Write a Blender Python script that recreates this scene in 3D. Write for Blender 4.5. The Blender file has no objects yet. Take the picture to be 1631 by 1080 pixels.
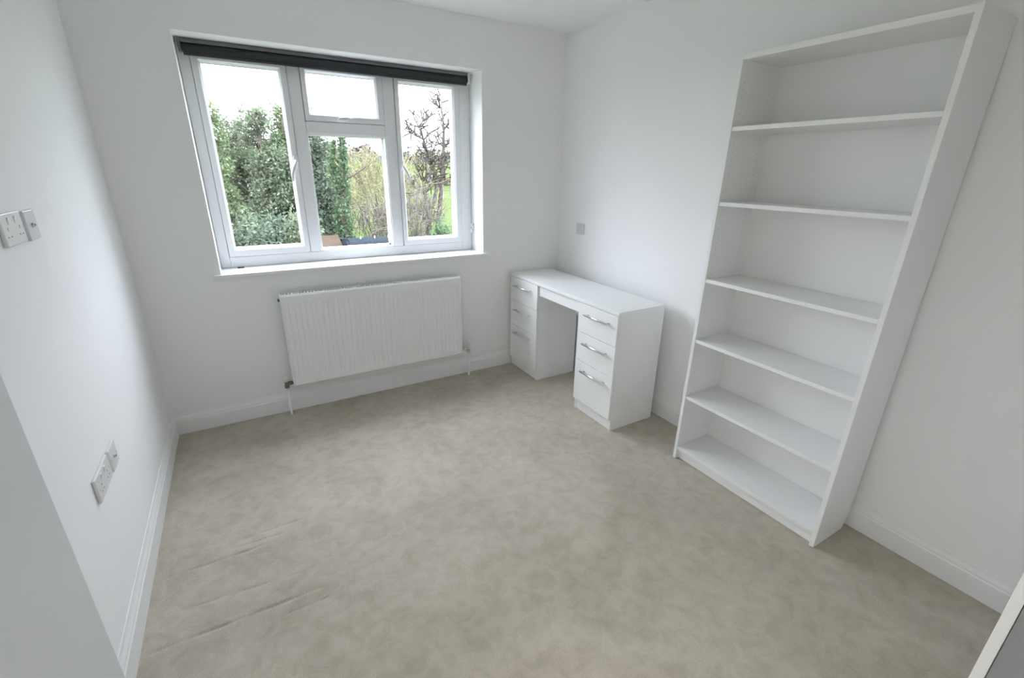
import bpy, bmesh, math, random
import numpy as np
from mathutils import Vector, Matrix

# ------------------------------------------------------------------ scene, camera, light
sc = bpy.context.scene
C = sc.collection
sc.view_settings.view_transform = 'Standard'
sc.view_settings.look = 'None'
sc.view_settings.gamma = 1.0
sc.view_settings.use_curve_mapping = False
sc.view_settings.exposure = 0.43
sc.cycles.max_bounces = 8
sc.cycles.diffuse_bounces = 8
sc.cycles.glossy_bounces = 3
sc.cycles.transmission_bounces = 3
sc.cycles.transparent_max_bounces = 8
sc.cycles.sample_clamp_indirect = 6.0
sc.cycles.use_adaptive_sampling = True
sc.cycles.adaptive_threshold = 0.03
sc.cycles.adaptive_min_samples = 16

F_PX, YAW, PITCH, ROLL = 727.78, 0.5333, -0.3541, 0.0145
cam_d = bpy.data.cameras.new('camera')
cam_d.sensor_width = 36.0
cam_d.sensor_fit = 'HORIZONTAL'
cam_d.lens = F_PX * 36.0 / 1631.0
cam_d.clip_start = 0.02
cam_d.clip_end = 1000
cam = bpy.data.objects.new('camera', cam_d)
C.objects.link(cam)
fwd = Vector((math.sin(YAW) * math.cos(PITCH), math.cos(YAW) * math.cos(PITCH), math.sin(PITCH)))
rgt = Vector((math.cos(YAW), -math.sin(YAW), 0))
upv = rgt.cross(fwd)
cr, sr = math.cos(ROLL), math.sin(ROLL)
r2 = rgt * cr + upv * sr
u2 = upv * cr - rgt * sr
M = Matrix.Identity(4)
for i in range(3):
    M[i][0], M[i][1], M[i][2] = r2[i], u2[i], -fwd[i]
M[0][3], M[1][3], M[2][3] = 0.546, -3.1747, 1.5744
cam.matrix_world = M
sc.camera = cam

SKY = 17.0                              # luminance at the zenith; standard overcast law (1 + 2 sin h) / 3
world = bpy.data.worlds.new('overcast_sky')
sc.world = world
world.use_nodes = True
wn = world.node_tree.nodes
bg = wn['Background']
bg.inputs['Color'].default_value = (0.90, 0.982, 1.12, 1)
bg.inputs['Strength'].default_value = SKY
wl = world.node_tree.links
wtc = wn.new('ShaderNodeTexCoord')
wsx = wn.new('ShaderNodeSeparateXYZ')
wl.new(wtc.outputs['Generated'], wsx.inputs[0])
wmx = wn.new('ShaderNodeMath'); wmx.operation = 'MAXIMUM'; wmx.inputs[1].default_value = 0.0
wl.new(wsx.outputs['Z'], wmx.inputs[0])
wma = wn.new('ShaderNodeMath'); wma.operation = 'MULTIPLY_ADD'
wma.inputs[1].default_value = 2 * SKY / 3; wma.inputs[2].default_value = SKY / 3
wl.new(wmx.outputs[0], wma.inputs[0])
wl.new(wma.outputs[0], bg.inputs['Strength'])

pl = bpy.data.lights.new('window_portal', 'AREA')
pl.shape = 'RECTANGLE'
pl.size, pl.size_y = 1.66, 1.2
pl.cycles.is_portal = True
po = bpy.data.objects.new('window_portal', pl)
C.objects.link(po)
po.location = (1.28, 0.30, 1.59)
po.rotation_euler = (-math.pi / 2, 0, 0)       # shines towards -y, into the room

# ------------------------------------------------------------------ materials
MAT = {}


def nt(name):
    m = bpy.data.materials.new(name)
    m.use_nodes = True
    return m, m.node_tree.nodes, m.node_tree.links, m.node_tree.nodes['Principled BSDF']


def paint(name, col, rough=0.5, bump=0.0, scale=300, var=0.02, metal=0.0, spec=0.5):
    """Procedural painted / plain surface: faint tonal noise and fine relief."""
    m, n, l, p = nt(name)
    tc = n.new('ShaderNodeTexCoord')
    nz = n.new('ShaderNodeTexNoise')
    nz.inputs['Scale'].default_value = 3.0
    nz.inputs['Detail'].default_value = 1
    l.new(tc.outputs['Object'], nz.inputs['Vector'])
    mx = n.new('ShaderNodeMix')
    mx.data_type = 'RGBA'
    mx.inputs['A'].default_value = (*[c * (1 - var) for c in col], 1)
    mx.inputs['B'].default_value = (*[min(1, c * (1 + var)) for c in col], 1)
    l.new(nz.outputs['Fac'], mx.inputs['Factor'])
    l.new(mx.outputs['Result'], p.inputs['Base Color'])
    p.inputs['Roughness'].default_value = rough
    p.inputs['Metallic'].default_value = metal
    p.inputs['Specular IOR Level'].default_value = spec
    if bump:
        n2 = n.new('ShaderNodeTexNoise')
        n2.inputs['Scale'].default_value = scale
        n2.inputs['Detail'].default_value = 0
        l.new(tc.outputs['Object'], n2.inputs['Vector'])
        b = n.new('ShaderNodeBump')
        b.inputs['Strength'].default_value = bump
        b.inputs['Distance'].default_value = 0.002
        l.new(n2.outputs['Fac'], b.inputs['Height'])
        l.new(b.outputs['Normal'], p.inputs['Normal'])
    MAT[name] = m
    return m


paint('wall_paint', (0.90, 0.898, 0.896), 0.85, 0, 180, 0.01, spec=0.12)
paint('ceiling_paint', (0.91, 0.91, 0.91), 0.8, 0, 200, 0.01, spec=0.12)
paint('wood_gloss_white', (0.87, 0.87, 0.87), 0.35, 0, 60, 0.01)
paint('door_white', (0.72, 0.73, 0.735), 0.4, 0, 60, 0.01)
paint('upvc', (0.83, 0.84, 0.85), 0.28, 0, 1, 0.005)
paint('furniture_white', (0.89, 0.89, 0.88), 0.38, 0, 120, 0.01)
paint('board_back', (0.86, 0.86, 0.85), 0.5, 0, 120, 0.01)
paint('carcass_grey', (0.30, 0.31, 0.32), 0.5)
paint('radiator_white', (0.88, 0.88, 0.88), 0.35, 0, 1, 0.005)
paint('chrome', (0.75, 0.75, 0.74), 0.32, 0, 1, 0.02, metal=1.0)
paint('brass_dark', (0.22, 0.20, 0.17), 0.35, 0, 1, 0.05, metal=0.9)
paint('plastic_white', (0.78, 0.78, 0.77), 0.3, 0, 1, 0.01)
paint('plastic_silver', (0.66, 0.67, 0.69), 0.35, 0, 1, 0.01)
paint('dark_hole', (0.05, 0.05, 0.05), 0.8)
paint('grey_slot', (0.30, 0.30, 0.29), 0.8)
paint('blind_charcoal', (0.030, 0.034, 0.038), 0.7, 0.15, 900, 0.1)
paint('blind_grey', (0.15, 0.155, 0.16), 0.55)
paint('rubber_seal', (0.35, 0.36, 0.37), 0.7)
paint('roof_felt', (0.016, 0.020, 0.024), 0.75, 0.3, 60, 0.2, spec=0.0)
paint('roof_tan', (0.038, 0.029, 0.021), 0.8, 0.3, 40, 0.2, spec=0.0)
paint('shed_wall', (0.06, 0.045, 0.03), 0.8, 0.2, 20, 0.2, spec=0.0)
paint('white_cap', (0.3, 0.3, 0.3), 0.5)

# clear glass: mostly transmits, a little mirror reflection
m, n, l, p = nt('glass')
n.remove(p)
tr = n.new('ShaderNodeBsdfTransparent')
tr.inputs['Color'].default_value = (0.98, 0.982, 0.98, 1)
gl = n.new('ShaderNodeBsdfGlossy')
gl.inputs['Roughness'].default_value = 0.02
lw = n.new('ShaderNodeLayerWeight')                  # thin pane: Schlick reflectance, the same from both faces
lw.inputs['Blend'].default_value = 0.5
pw = n.new('ShaderNodeMath'); pw.operation = 'POWER'; pw.inputs[1].default_value = 5.0
l.new(lw.outputs['Facing'], pw.inputs[0])
fr = n.new('ShaderNodeMath'); fr.operation = 'MULTIPLY_ADD'; fr.inputs[1].default_value = 0.6; fr.inputs[2].default_value = 0.02
l.new(pw.outputs[0], fr.inputs[0])
mx = n.new('ShaderNodeMixShader')
l.new(fr.outputs[0], mx.inputs[0])
l.new(tr.outputs[0], mx.inputs[1])
l.new(gl.outputs[0], mx.inputs[2])
l.new(mx.outputs[0], n['Material Output'].inputs[0])
MAT['glass'] = m

# carpet: cut pile, mottled where it has been trodden
m, n, l, p = nt('carpet')
tc = n.new('ShaderNodeTexCoord')
def noise(scale, detail, rough=0.5, dist=0.0):
    z = n.new('ShaderNodeTexNoise')
    z.inputs['Scale'].default_value = scale
    z.inputs['Detail'].default_value = detail
    z.inputs['Roughness'].default_value = rough
    z.inputs['Distortion'].default_value = dist
    l.new(tc.outputs['Object'], z.inputs['Vector'])
    return z
big = noise(2.2, 2, 0.6, 0.6)
mid = noise(15, 4, 0.65, 0.5)
fin = noise(420, 1, 0.7)
r1 = n.new('ShaderNodeValToRGB')
r1.color_ramp.elements[0].position = 0.36
r1.color_ramp.elements[0].color = (0.485, 0.438, 0.362, 1)
r1.color_ramp.elements[1].position = 0.62
r1.color_ramp.elements[1].color = (0.56, 0.512, 0.428, 1)
l.new(big.outputs['Fac'], r1.inputs[0])
r2n = n.new('ShaderNodeValToRGB')
r2n.color_ramp.elements[0].position = 0.35
r2n.color_ramp.elements[0].color = (0.80, 0.78, 0.745, 1)
r2n.color_ramp.elements[1].position = 0.60
r2n.color_ramp.elements[1].color = (1.05, 1.05, 1.05, 1)
l.new(mid.outputs['Fac'], r2n.inputs[0])
mul = n.new('ShaderNodeMix'); mul.data_type = 'RGBA'; mul.blend_type = 'MULTIPLY'
mul.inputs['Factor'].default_value = 0.62
l.new(r1.outputs[0], mul.inputs['A']); l.new(r2n.outputs[0], mul.inputs['B'])
r3 = n.new('ShaderNodeValToRGB')
r3.color_ramp.elements[0].position = 0.3
r3.color_ramp.elements[0].color = (0.62, 0.60, 0.58, 1)
r3.color_ramp.elements[1].position = 0.7
r3.color_ramp.elements[1].color = (1.2, 1.2, 1.2, 1)
l.new(fin.outputs['Fac'], r3.inputs[0])
mul2 = n.new('ShaderNodeMix'); mul2.data_type = 'RGBA'; mul2.blend_type = 'MULTIPLY'
mul2.inputs['Factor'].default_value = 0.6
l.new(mul.outputs['Result'], mul2.inputs['A']); l.new(r3.outputs[0], mul2.inputs['B'])
l.new(mul2.outputs['Result'], p.inputs['Base Color'])
p.inputs['Roughness'].default_value = 0.95
p.inputs['Specular IOR Level'].default_value = 0.1
p.inputs['Sheen Weight'].default_value = 0.15
hm = n.new('ShaderNodeMath'); hm.operation = 'MULTIPLY_ADD'; hm.inputs[1].default_value = 2.2
l.new(mid.outputs['Fac'], hm.inputs[0]); l.new(fin.outputs['Fac'], hm.inputs[2])
b1 = n.new('ShaderNodeBump'); b1.inputs['Strength'].default_value = 0.42; b1.inputs['Distance'].default_value = 0.004
l.new(hm.outputs[0], b1.inputs['Height'])
l.new(b1.outputs['Normal'], p.inputs['Normal'])
MAT['carpet'] = m


def leafy(name, a, b, rough=0.7, transl=0.4):
    """Plant material: every leaf or twig takes its own tone between a and b."""
    m, n, l, p = nt(name)
    g = n.new('ShaderNodeNewGeometry')
    mx = n.new('ShaderNodeMix'); mx.data_type = 'RGBA'
    mx.inputs['A'].default_value = (*a, 1); mx.inputs['B'].default_value = (*b, 1)
    l.new(g.outputs['Random Per Island'], mx.inputs['Factor'])
    l.new(mx.outputs['Result'], p.inputs['Base Color'])
    p.inputs['Roughness'].default_value = rough
    p.inputs['Specular IOR Level'].default_value = 0.05
    if transl:
        t = n.new('ShaderNodeBsdfTranslucent')
        l.new(mx.outputs['Result'], t.inputs['Color'])
        ms = n.new('ShaderNodeMixShader'); ms.inputs[0].default_value = transl
        l.new(p.outputs[0], ms.inputs[1]); l.new(t.outputs[0], ms.inputs[2])
        l.new(ms.outputs[0], n['Material Output'].inputs[0])
    MAT[name] = m


leafy('leaf_olive', (0.081, 0.112, 0.054), (0.155, 0.182, 0.097))
leafy('leaf_grey', (0.086, 0.113, 0.068), (0.159, 0.184, 0.119))
leafy('leaf_blue', (0.072, 0.096, 0.064), (0.126, 0.152, 0.108))
leafy('leaf_ivy', (0.049, 0.081, 0.038), (0.092, 0.132, 0.074))
leafy('twig_yellow', (0.123, 0.109, 0.061), (0.203, 0.183, 0.109), transl=0)
leafy('twig_brown', (0.087, 0.074, 0.062), (0.161, 0.140, 0.118), transl=0)
leafy('wood_far', (0.060, 0.057, 0.050), (0.105, 0.099, 0.086), transl=0)
paint('bark', (0.060, 0.050, 0.040), 0.85, 0.4, 30, 0.25, spec=0.0)
leafy('branch_wood', (0.050, 0.042, 0.035), (0.075, 0.064, 0.054), transl=0)
paint('bark_pale', (0.065, 0.056, 0.048), 0.85, 0.4, 30, 0.25, spec=0.0)

m, n, l, p = nt('grass_field')
tc = n.new('ShaderNodeTexCoord')
z = n.new('ShaderNodeTexNoise'); z.inputs['Scale'].default_value = 0.06; z.inputs['Detail'].default_value = 6
l.new(tc.outputs['Object'], z.inputs['Vector'])
rp = n.new('ShaderNodeValToRGB')
rp.color_ramp.elements[0].position = 0.35; rp.color_ramp.elements[0].color = (0.034, 0.048, 0.016, 1)
rp.color_ramp.elements[1].position = 0.65; rp.color_ramp.elements[1].color = (0.050, 0.064, 0.026, 1)
l.new(z.outputs['Fac'], rp.inputs[0]); l.new(rp.outputs[0], p.inputs['Base Color'])
p.inputs['Roughness'].default_value = 1.0
p.inputs['Specular IOR Level'].default_value = 0.0
MAT['grass_field'] = m

# ------------------------------------------------------------------ mesh helpers
ORG = {}


def nb():
    return bmesh.new()


def box(bm, x0, x1, y0, y1, z0, z1, bev=0.0, seg=2):
    x0, x1 = min(x0, x1), max(x0, x1); y0, y1 = min(y0, y1), max(y0, y1); z0, z1 = min(z0, z1), max(z0, z1)
    vs = [bm.verts.new(c) for c in ((x0, y0, z0), (x1, y0, z0), (x1, y1, z0), (x0, y1, z0),
                                    (x0, y0, z1), (x1, y0, z1), (x1, y1, z1), (x0, y1, z1))]
    fs = [bm.faces.new([vs[i] for i in q]) for q in
          ((0, 3, 2, 1), (4, 5, 6, 7), (0, 1, 5, 4), (1, 2, 6, 5), (2, 3, 7, 6), (3, 0, 4, 7))]
    if bev:
        es = set(e for f in fs for e in f.edges)
        bmesh.ops.bevel(bm, geom=list(es), offset=bev, segments=seg, affect='EDGES', profile=0.5)
    return bm


def cyl(bm, p0, p1, r0, r1=None, n=14, caps=True):
    p0, p1 = Vector(p0), Vector(p1)
    r1 = r0 if r1 is None else r1
    d = (p1 - p0).normalized()
    a = d.orthogonal().normalized(); b = d.cross(a)
    A, B = [], []
    for i in range(n):
        t = 2 * math.pi * i / n
        o = a * math.cos(t) + b * math.sin(t)
        A.append(bm.verts.new(p0 + o * r0)); B.append(bm.verts.new(p1 + o * r1))
    for i in range(n):
        j = (i + 1) % n
        f = bm.faces.new((A[i], A[j], B[j], B[i])); f.smooth = True
    if caps:
        bm.faces.new(A[::-1]); bm.faces.new(B)
    return bm


def tube(bm, pts, radii, n=10, caps=True):
    """Swept round bar through points."""
    pts = [Vector(p) for p in pts]
    if not hasattr(radii, '__len__'):
        radii = [radii] * len(pts)
    rings = []
    ref = None
    for i, p in enumerate(pts):
        d = (pts[min(i + 1, len(pts) - 1)] - pts[max(i - 1, 0)]).normalized()
        if ref is None:
            ref = d.orthogonal().normalized()
        a = (ref - d * ref.dot(d)).normalized(); ref = a
        b = d.cross(a)
        rings.append([bm.verts.new(p + (a * math.cos(2 * math.pi * k / n) + b * math.sin(2 * math.pi * k / n)) * radii[i]) for k in range(n)])
    for q, r in zip(rings, rings[1:]):
        for k in range(n):
            f = bm.faces.new((q[k], q[(k + 1) % n], r[(k + 1) % n], r[k])); f.smooth = True
    if caps:
        bm.faces.new(rings[0][::-1]); bm.faces.new(rings[-1])
    return bm


def prism(bm, poly, axis, a0, a1):
    """Extrude a 2-D outline along an axis ('x': poly is (y,z); 'y': (x,z); 'z': (x,y))."""
    def P(u, v, w):
        return {'x': (w, u, v), 'y': (u, w, v), 'z': (u, v, w)}[axis]
    A = [bm.verts.new(P(u, v, a0)) for u, v in poly]
    B = [bm.verts.new(P(u, v, a1)) for u, v in poly]
    bm.faces.new(A[::-1]); bm.faces.new(B)
    k = len(poly)
    for i in range(k):
        j = (i + 1) % k
        bm.faces.new((A[i], A[j], B[j], B[i]))
    bmesh.ops.recalc_face_normals(bm, faces=bm.faces[:])
    return bm


def obj(name, bm, mat, parent=None):
    me = bpy.data.meshes.new(name)
    o = bpy.data.objects.new(name, me)
    C.objects.link(o)
    if parent is not None:
        o.parent = parent
        org = ORG.get(parent.name, (0, 0, 0))
        ORG[o.name] = org
        bmesh.ops.translate(bm, verts=bm.verts[:], vec=-Vector(org))
    bmesh.ops.recalc_face_normals(bm, faces=bm.faces[:])
    bm.to_mesh(me); bm.free()
    me.materials.append(MAT[mat])
    return o


def raw(name, verts, faces, mat, parent=None, smooth=False):
    me = bpy.data.meshes.new(name)
    o = bpy.data.objects.new(name, me)
    C.objects.link(o)
    verts = np.asarray(verts, float)
    if parent is not None:
        o.parent = parent
        org = ORG.get(parent.name, (0, 0, 0))
        ORG[o.name] = org
        verts = verts - np.array(org)
    me.from_pydata(verts.tolist(), [], faces if isinstance(faces, list) else faces.tolist())
    if smooth:
        me.polygons.foreach_set('use_smooth', [True] * len(me.polygons))
    me.materials.append(MAT[mat])
    me.update()
    return o


def thing(name, label, cat, loc=(0, 0, 0), group=None, rot=(0, 0, 0)):
    o = bpy.data.objects.new(name, None)
    C.objects.link(o)
    o.empty_display_size = 0.1
    o.location = loc
    o.rotation_euler = rot
    ORG[o.name] = tuple(loc)
    tag(o, label, cat, group)
    return o


def tag(o, label, cat, group=None, kind=None):
    o['label'] = label
    o['category'] = cat
    if group: o['group'] = group
    if kind: o['kind'] = kind
    return o


def struct(o, label, cat):
    return tag(o, label, cat, kind='structure')


# ------------------------------------------------------------------ room shell
W, H, D = 2.8495, 2.5141, 3.72          # window wall y=0, door end y=-D, left wall x=0, right wall x=W
WX0, WX1, WZ0, WZ1 = 0.4109, 2.1499, 0.9681, 2.2122
WT = 0.28                                # outer wall thickness
DY0, DY1, DH = -2.68, -3.45, 2.0         # doorway in the left wall
SKT, SKH = 0.016, 0.132

# carpet floor: finely divided where the carpet is rucked
rnd = random.Random(4)
def ruck(x, y, lines):
    h = 0.0
    for (ax, ay, bx, by, a, s) in lines:
        dx, dy = bx - ax, by - ay
        L2 = dx * dx + dy * dy
        t = ((x - ax) * dx + (y - ay) * dy) / L2
        if t < -0.05 or t > 1.05: continue
        px, py = x - (ax + t * dx), y - (ay + t * dy)
        d2 = px * px + py * py
        e = max(0.0, min(1.0, min(t + 0.05, 1.05 - t) / 0.12))
        wob = 0.6 + 0.4 * math.sin(t * 17 + ax * 40)
        h += a * e * wob * math.exp(-d2 / (s * s))
    return h
RUCKS = [(0.055, -1.264, 0.46, -1.262, -0.0063, 0.0068), (0.08, -1.465, 0.53, -1.50, -0.0038, 0.0068),
         (0.05, -1.612, 0.60, -1.62, -0.0072, 0.0074), (0.12, -0.62, 0.42, -0.62, -0.0029, 0.0068),
         (0.33, -1.18, 0.58, -1.17, -0.0046, 0.0068), (0.30, -1.22, 0.50, -1.225, -0.0042, 0.0062),
         (0.060, -0.45, 0.062, -1.60, -0.0029, 0.0056), (0.46, -1.68, 0.62, -1.68, -0.0033, 0.0074),
         (0.20, -1.09, 0.36, -1.10, -0.0025, 0.0074)]
xs = sorted(set([round(-0.02 + 0.008 * i, 4) for i in range(90)] + [round(0.70 + 0.05 * i, 4) for i in range(1, 44)] + [W + 0.02]))
ys = sorted(set([round(-1.80 + 0.004 * i, 4) for i in range(340)] + [round(-0.44 + 0.05 * i, 4) for i in range(1, 10)] + [round(-1.80 - 0.05 * i, 4) for i in range(1, 39)] + [0.02, -D - 0.02]))
ys = [y for y in ys if -D - 0.021 <= y <= 0.021]
xs = [x for x in xs if x <= W + 0.021]
vs, fs = [], []
for y in ys:
    for x in xs:
        vs.append((x, y, ruck(x, y, RUCKS) if (x < 0.72 and -1.8 < y < -0.4) else 0.0))
nx = len(xs)
for j in range(len(ys) - 1):
    for i in range(nx - 1):
        a = j * nx + i
        fs.append((a, a + 1, a + 1 + nx, a + nx))
floor = raw('floor', vs, fs, 'carpet', smooth=True)
struct(floor, 'beige cut-pile carpet covering the whole floor', 'carpet')

bm = nb(); box(bm, -0.12, W + 0.12, -D - 0.12, 0.0, H, H + 0.12)
struct(obj('ceiling', bm, 'ceiling_paint'), 'plain white ceiling', 'ceiling')

# window wall with its opening
bm = nb()
for (x0, x1, z0, z1) in ((-0.12, WX0, 0, H + .12), (WX1, W + 0.12, 0, H + .12), (WX0, WX1, 0, WZ0 - 0.0), (WX0, WX1, WZ1, H + .12)):
    box(bm, x0, x1, 0.0, WT, z0 - (0.3 if z0 == 0 else 0), z1)
struct(obj('wall_back', bm, 'wall_paint'), 'white painted wall with the three-light window', 'wall')
bm = nb(); box(bm, W, W + 0.12, -D - 0.12, 0.0, -0.3, H)
struct(obj('wall_right', bm, 'wall_paint'), 'white painted wall behind the desk and bookcase', 'wall')
bm = nb()
box(bm, -0.12, 0, DY0, 0.0, -0.3, H)
box(bm, -0.12, 0, -D - 0.12, DY1, -0.3, H)
box(bm, -0.12, 0, DY1, DY0, DH, H)
struct(obj('wall_left', bm, 'wall_paint'), 'white painted wall with the sockets on the left', 'wall')
bm = nb(); box(bm, 0, W, -D - 0.12, -D, -0.3, H)
struct(obj('wall_front', bm, 'wall_paint'), 'white painted wall opposite the window', 'wall')
# landing beyond the doorway
bm = nb()
box(bm, -1.22, -1.12, -3.94, -1.8, -0.3, H)
box(bm, -1.12, -0.12, -3.94, -3.84, -0.3, H)
box(bm, -1.12, -0.12, -1.9, -1.8, -0.3, H)
struct(obj('wall_hall', bm, 'wall_paint'), 'landing walls seen past the door', 'wall')
bm = nb(); box(bm, -1.22, -0.12, -3.94, -1.8, H, H + .1)
struct(obj('ceiling_hall', bm, 'ceiling_paint'), 'landing ceiling', 'ceiling')
bm = nb(); box(bm, -1.22, -0.02, -3.94, -1.8, -0.1, -0.001)
struct(obj('floor_hall', bm, 'carpet'), 'landing carpet', 'carpet')

# skirting boards: flat face, small step, ogee top
PROF = [(0, 0), (SKT, 0), (SKT, 0.088), (SKT - 0.002, 0.092), (SKT - 0.0035, 0.094), (SKT - 0.0035, 0.100), (SKT - 0.006, 0.108), (SKT - 0.010, 0.117),
        (SKT - 0.012, 0.126), (SKT - 0.0125, SKH), (0, SKH)]
bm = nb(); prism(bm, [(-t, z) for t, z in PROF], 'x', 0.0, W)
struct(obj('baseboard_back', bm, 'wood_gloss_white'), 'white moulded skirting board under the radiator', 'skirting')
bm = nb(); prism(bm, [(W - t, z) for t, z in PROF], 'y', -D, -0.002)
struct(obj('baseboard_right', bm, 'wood_gloss_white'), 'white moulded skirting board behind the bookcase', 'skirting')
bm = nb(); prism(bm, [(t, z) for t, z in PROF], 'y', DY0 + 0.07, -0.002)
struct(obj('baseboard_left', bm, 'wood_gloss_white'), 'white moulded skirting board along the left wall', 'skirting')

bm = nb(); prism(bm, [(-D + t, z) for t, z in PROF], 'x', 0.0, W - SKT - .001)
struct(obj('baseboard_front', bm, 'wood_gloss_white'), 'white moulded skirting board opposite the window', 'skirting')

# window board (sill) with small horns
bm = nb()
box(bm, WX0 - 0.038, WX1 + 0.045, -0.022, 0.001, WZ0 - 0.022, WZ0 + 0.001, 0.004)
box(bm, WX0 + 0.0005, WX1 - 0.0005, -0.004, 0.235, WZ0 - 0.004, WZ0 + 0.001)
struct(obj('trim_1', bm, 'wood_gloss_white'), 'white window board below the window', 'window sill')

# ------------------------------------------------------------------ window
FY = 0.20                                # face of the fixed frame
win = bpy.data.objects.new('window_1', None); C.objects.link(win)
win.location = (1.28, FY, WZ0); ORG['window_1'] = (1.28, FY, WZ0)
struct(win, 'white three-light casement window with a small fanlight over the middle', 'window')
FX0, FX1, FZ0, FZ1 = 0.466, 2.066, 1.034, 2.158   # inner edge of outer frame
M1, M2 = (0.943, 1.016), (1.513, 1.592)
TZ = (1.775, 1.846)
BK = 0.27


def ring(bm, x0, x1, z0, z1, w, y0, y1, bev=0.004):
    """Mitred rectangular profile with a sloped inner bead."""
    wl, wr, wb, wt = w
    o = [(x0, z0), (x1, z0), (x1, z1), (x0, z1)]
    i = [(x0 + wl, z0 + wb), (x1 - wr, z0 + wb), (x1 - wr, z1 - wt), (x0 + wl, z1 - wt)]
    k = 0.72
    mid = [(a[0] + (b[0] - a[0]) * k, a[1] + (b[1] - a[1]) * k) for a, b in zip(o, i)]
    ob = [(a[0] + (b[0] - a[0]) * 0.06, a[1] + (b[1] - a[1]) * 0.06) for a, b in zip(o, i)]
    rows = [[(x, y1, z) for x, z in o], [(x, y0 + bev, z) for x, z in o], [(x, y0, z) for x, z in ob], [(x, y0, z) for x, z in mid],
            [(x, y0 + 0.014, z) for x, z in i], [(x, y1, z) for x, z in i]]
    R = [[bm.verts.new(p) for p in r] for r in rows]
    for a in range(len(R)):
        q, s = R[a], R[(a + 1) % len(R)]
        for c in range(4):
            d = (c + 1) % 4
            bm.faces.new((q[c], q[d], s[d], s[c]))
    return bm


bm = nb()
e = 0.002
box(bm, WX0 + e, FX0, FY, BK, WZ0 + e, WZ1 - e, 0.003)
box(bm, FX1, WX1 - e, FY, BK, WZ0 + e, WZ1 - e, 0.003)
box(bm, FX0, FX1, FY, BK, WZ0 + e, FZ0, 0.003)
box(bm, FX0, FX1, FY, BK, FZ1, WZ1 - e, 0.003)
for q in ((FX0 - .01, FX0 + .016, FZ0, FZ1), (FX1 - .016, FX1 + .01, FZ0, FZ1), (FX0, FX1, FZ0 - .01, FZ0 + .016), (FX0, FX1, FZ1 - .016, FZ1 + .01)):
    box(bm, q[0], q[1], BK - .008, BK + .004, q[2], q[3])          # rebate stop behind the sashes
obj('outer_frame', bm, 'upvc', win)
for (a, b) in (M1, M2):
    bm = nb(); box(bm, a, b, FY, BK, FZ0, FZ1, 0.006); box(bm, a - .014, b + .014, BK - .008, BK + .004, FZ0, FZ1)
    obj('mullion', bm, 'upvc', win)
bm = nb(); box(bm, M1[1], M2[0], FY, BK, TZ[0], TZ[1], 0.006); box(bm, M1[1], M2[0], BK - .008, BK + .004, TZ[0] - .012, TZ[1] + .014)
obj('transom', bm, 'upvc', win)


def casement(x0, x1, z0, z1, w):
    bm = nb(); ring(bm, x0 + .002, x1 - .002, z0 + .002, z1 - .002, w, FY - 0.008, BK - 0.0085)
    s = obj('sash', bm, 'upvc', win)
    wl, wr, wb, wt = w
    bm = nb(); box(bm, x0 + wl - .004, x1 - wr + .004, 0.232, 0.238, z0 + wb - .004, z1 - wt + .004)
    obj('pane', bm, 'glass', s)
    bm = nb()
    gx0, gx1, gz0, gz1 = x0 + wl, x1 - wr, z0 + wb, z1 - wt
    t = 0.003
    for q in ((gx0 - .002, gx0 + t, gz0, gz1), (gx1 - t, gx1 + .002, gz0, gz1), (gx0, gx1, gz0 - .002, gz0 + t), (gx0, gx1, gz1 - t, gz1 + .002)):
        box(bm, q[0], q[1], 0.227, 0.231, q[2], q[3])
    obj('glazing_seal', bm, 'rubber_seal', s)
    return s


sL = casement(FX0, M1[0], FZ0, FZ1, (0.043, 0.043, 0.053, 0.043))
sF = casement(M1[1], M2[0], TZ[1], FZ1, (0.036, 0.048, 0.045, 0.038))
sR = casement(M2[1], FX1, FZ0, FZ1, (0.036, 0.052, 0.050, 0.045))
# fixed light in the middle
bm = nb(); ring(bm, M1[1] - .001, M2[0] + .001, FZ0 - .001, TZ[0] + .001, (0.010, 0.008, 0.010, 0.010), FY + 0.006, 0.228, 0.001)
obj('glazing_bead', bm, 'upvc', win)
bm = nb(); box(bm, M1[1] + .006, M2[0] - .006, 0.232, 0.238, FZ0 + .006, TZ[0] - .006)
obj('pane', bm, 'glass', win)


def espag(sash, x, z, side):
    """Cranked espagnolette handle: rose plate, spindle hub and curved lever."""
    y = FY - 0.008
    bm = nb(); box(bm, x - .013, x + .013, y - .010, y + .002, z - .035, z + .035, 0.004)
    h = obj('handle', bm, 'upvc', sash)
    bm = nb()
    cyl(bm, (x, y - .008, z), (x, y - .034, z), .012, .010)
    tube(bm, [(x, y - .030, z + .006), (x + side * .006, y - .038, z - .012), (x + side * .022, y - .043, z - .040), (x + side * .034, y - .045, z - .075), (x + side * .036, y - .045, z - .115)],
         [.010, .0105, .010, .0095, .008], 10)
    obj('lever', bm, 'plastic_white', h)
    return h


espag(sL, 0.928, 1.605, -1)
espag(sR, 1.610, 1.590, 1)
# fanlight handle
y = FY - 0.008
bm = nb(); box(bm, 1.245, 1.315, y - .010, y + .002, 1.854, 1.880, 0.004)
h = obj('handle', bm, 'upvc', sF)
bm = nb()
cyl(bm, (1.28, y - .008, 1.867), (1.28, y - .032, 1.867), .011, .010)
tube(bm, [(1.286, y - .028, 1.866), (1.262, y - .038, 1.869), (1.235, y - .042, 1.866), (1.205, y - .042, 1.862)], [.010, .010, .0095, .008], 10)
obj('lever', bm, 'plastic_silver', h)

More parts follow.
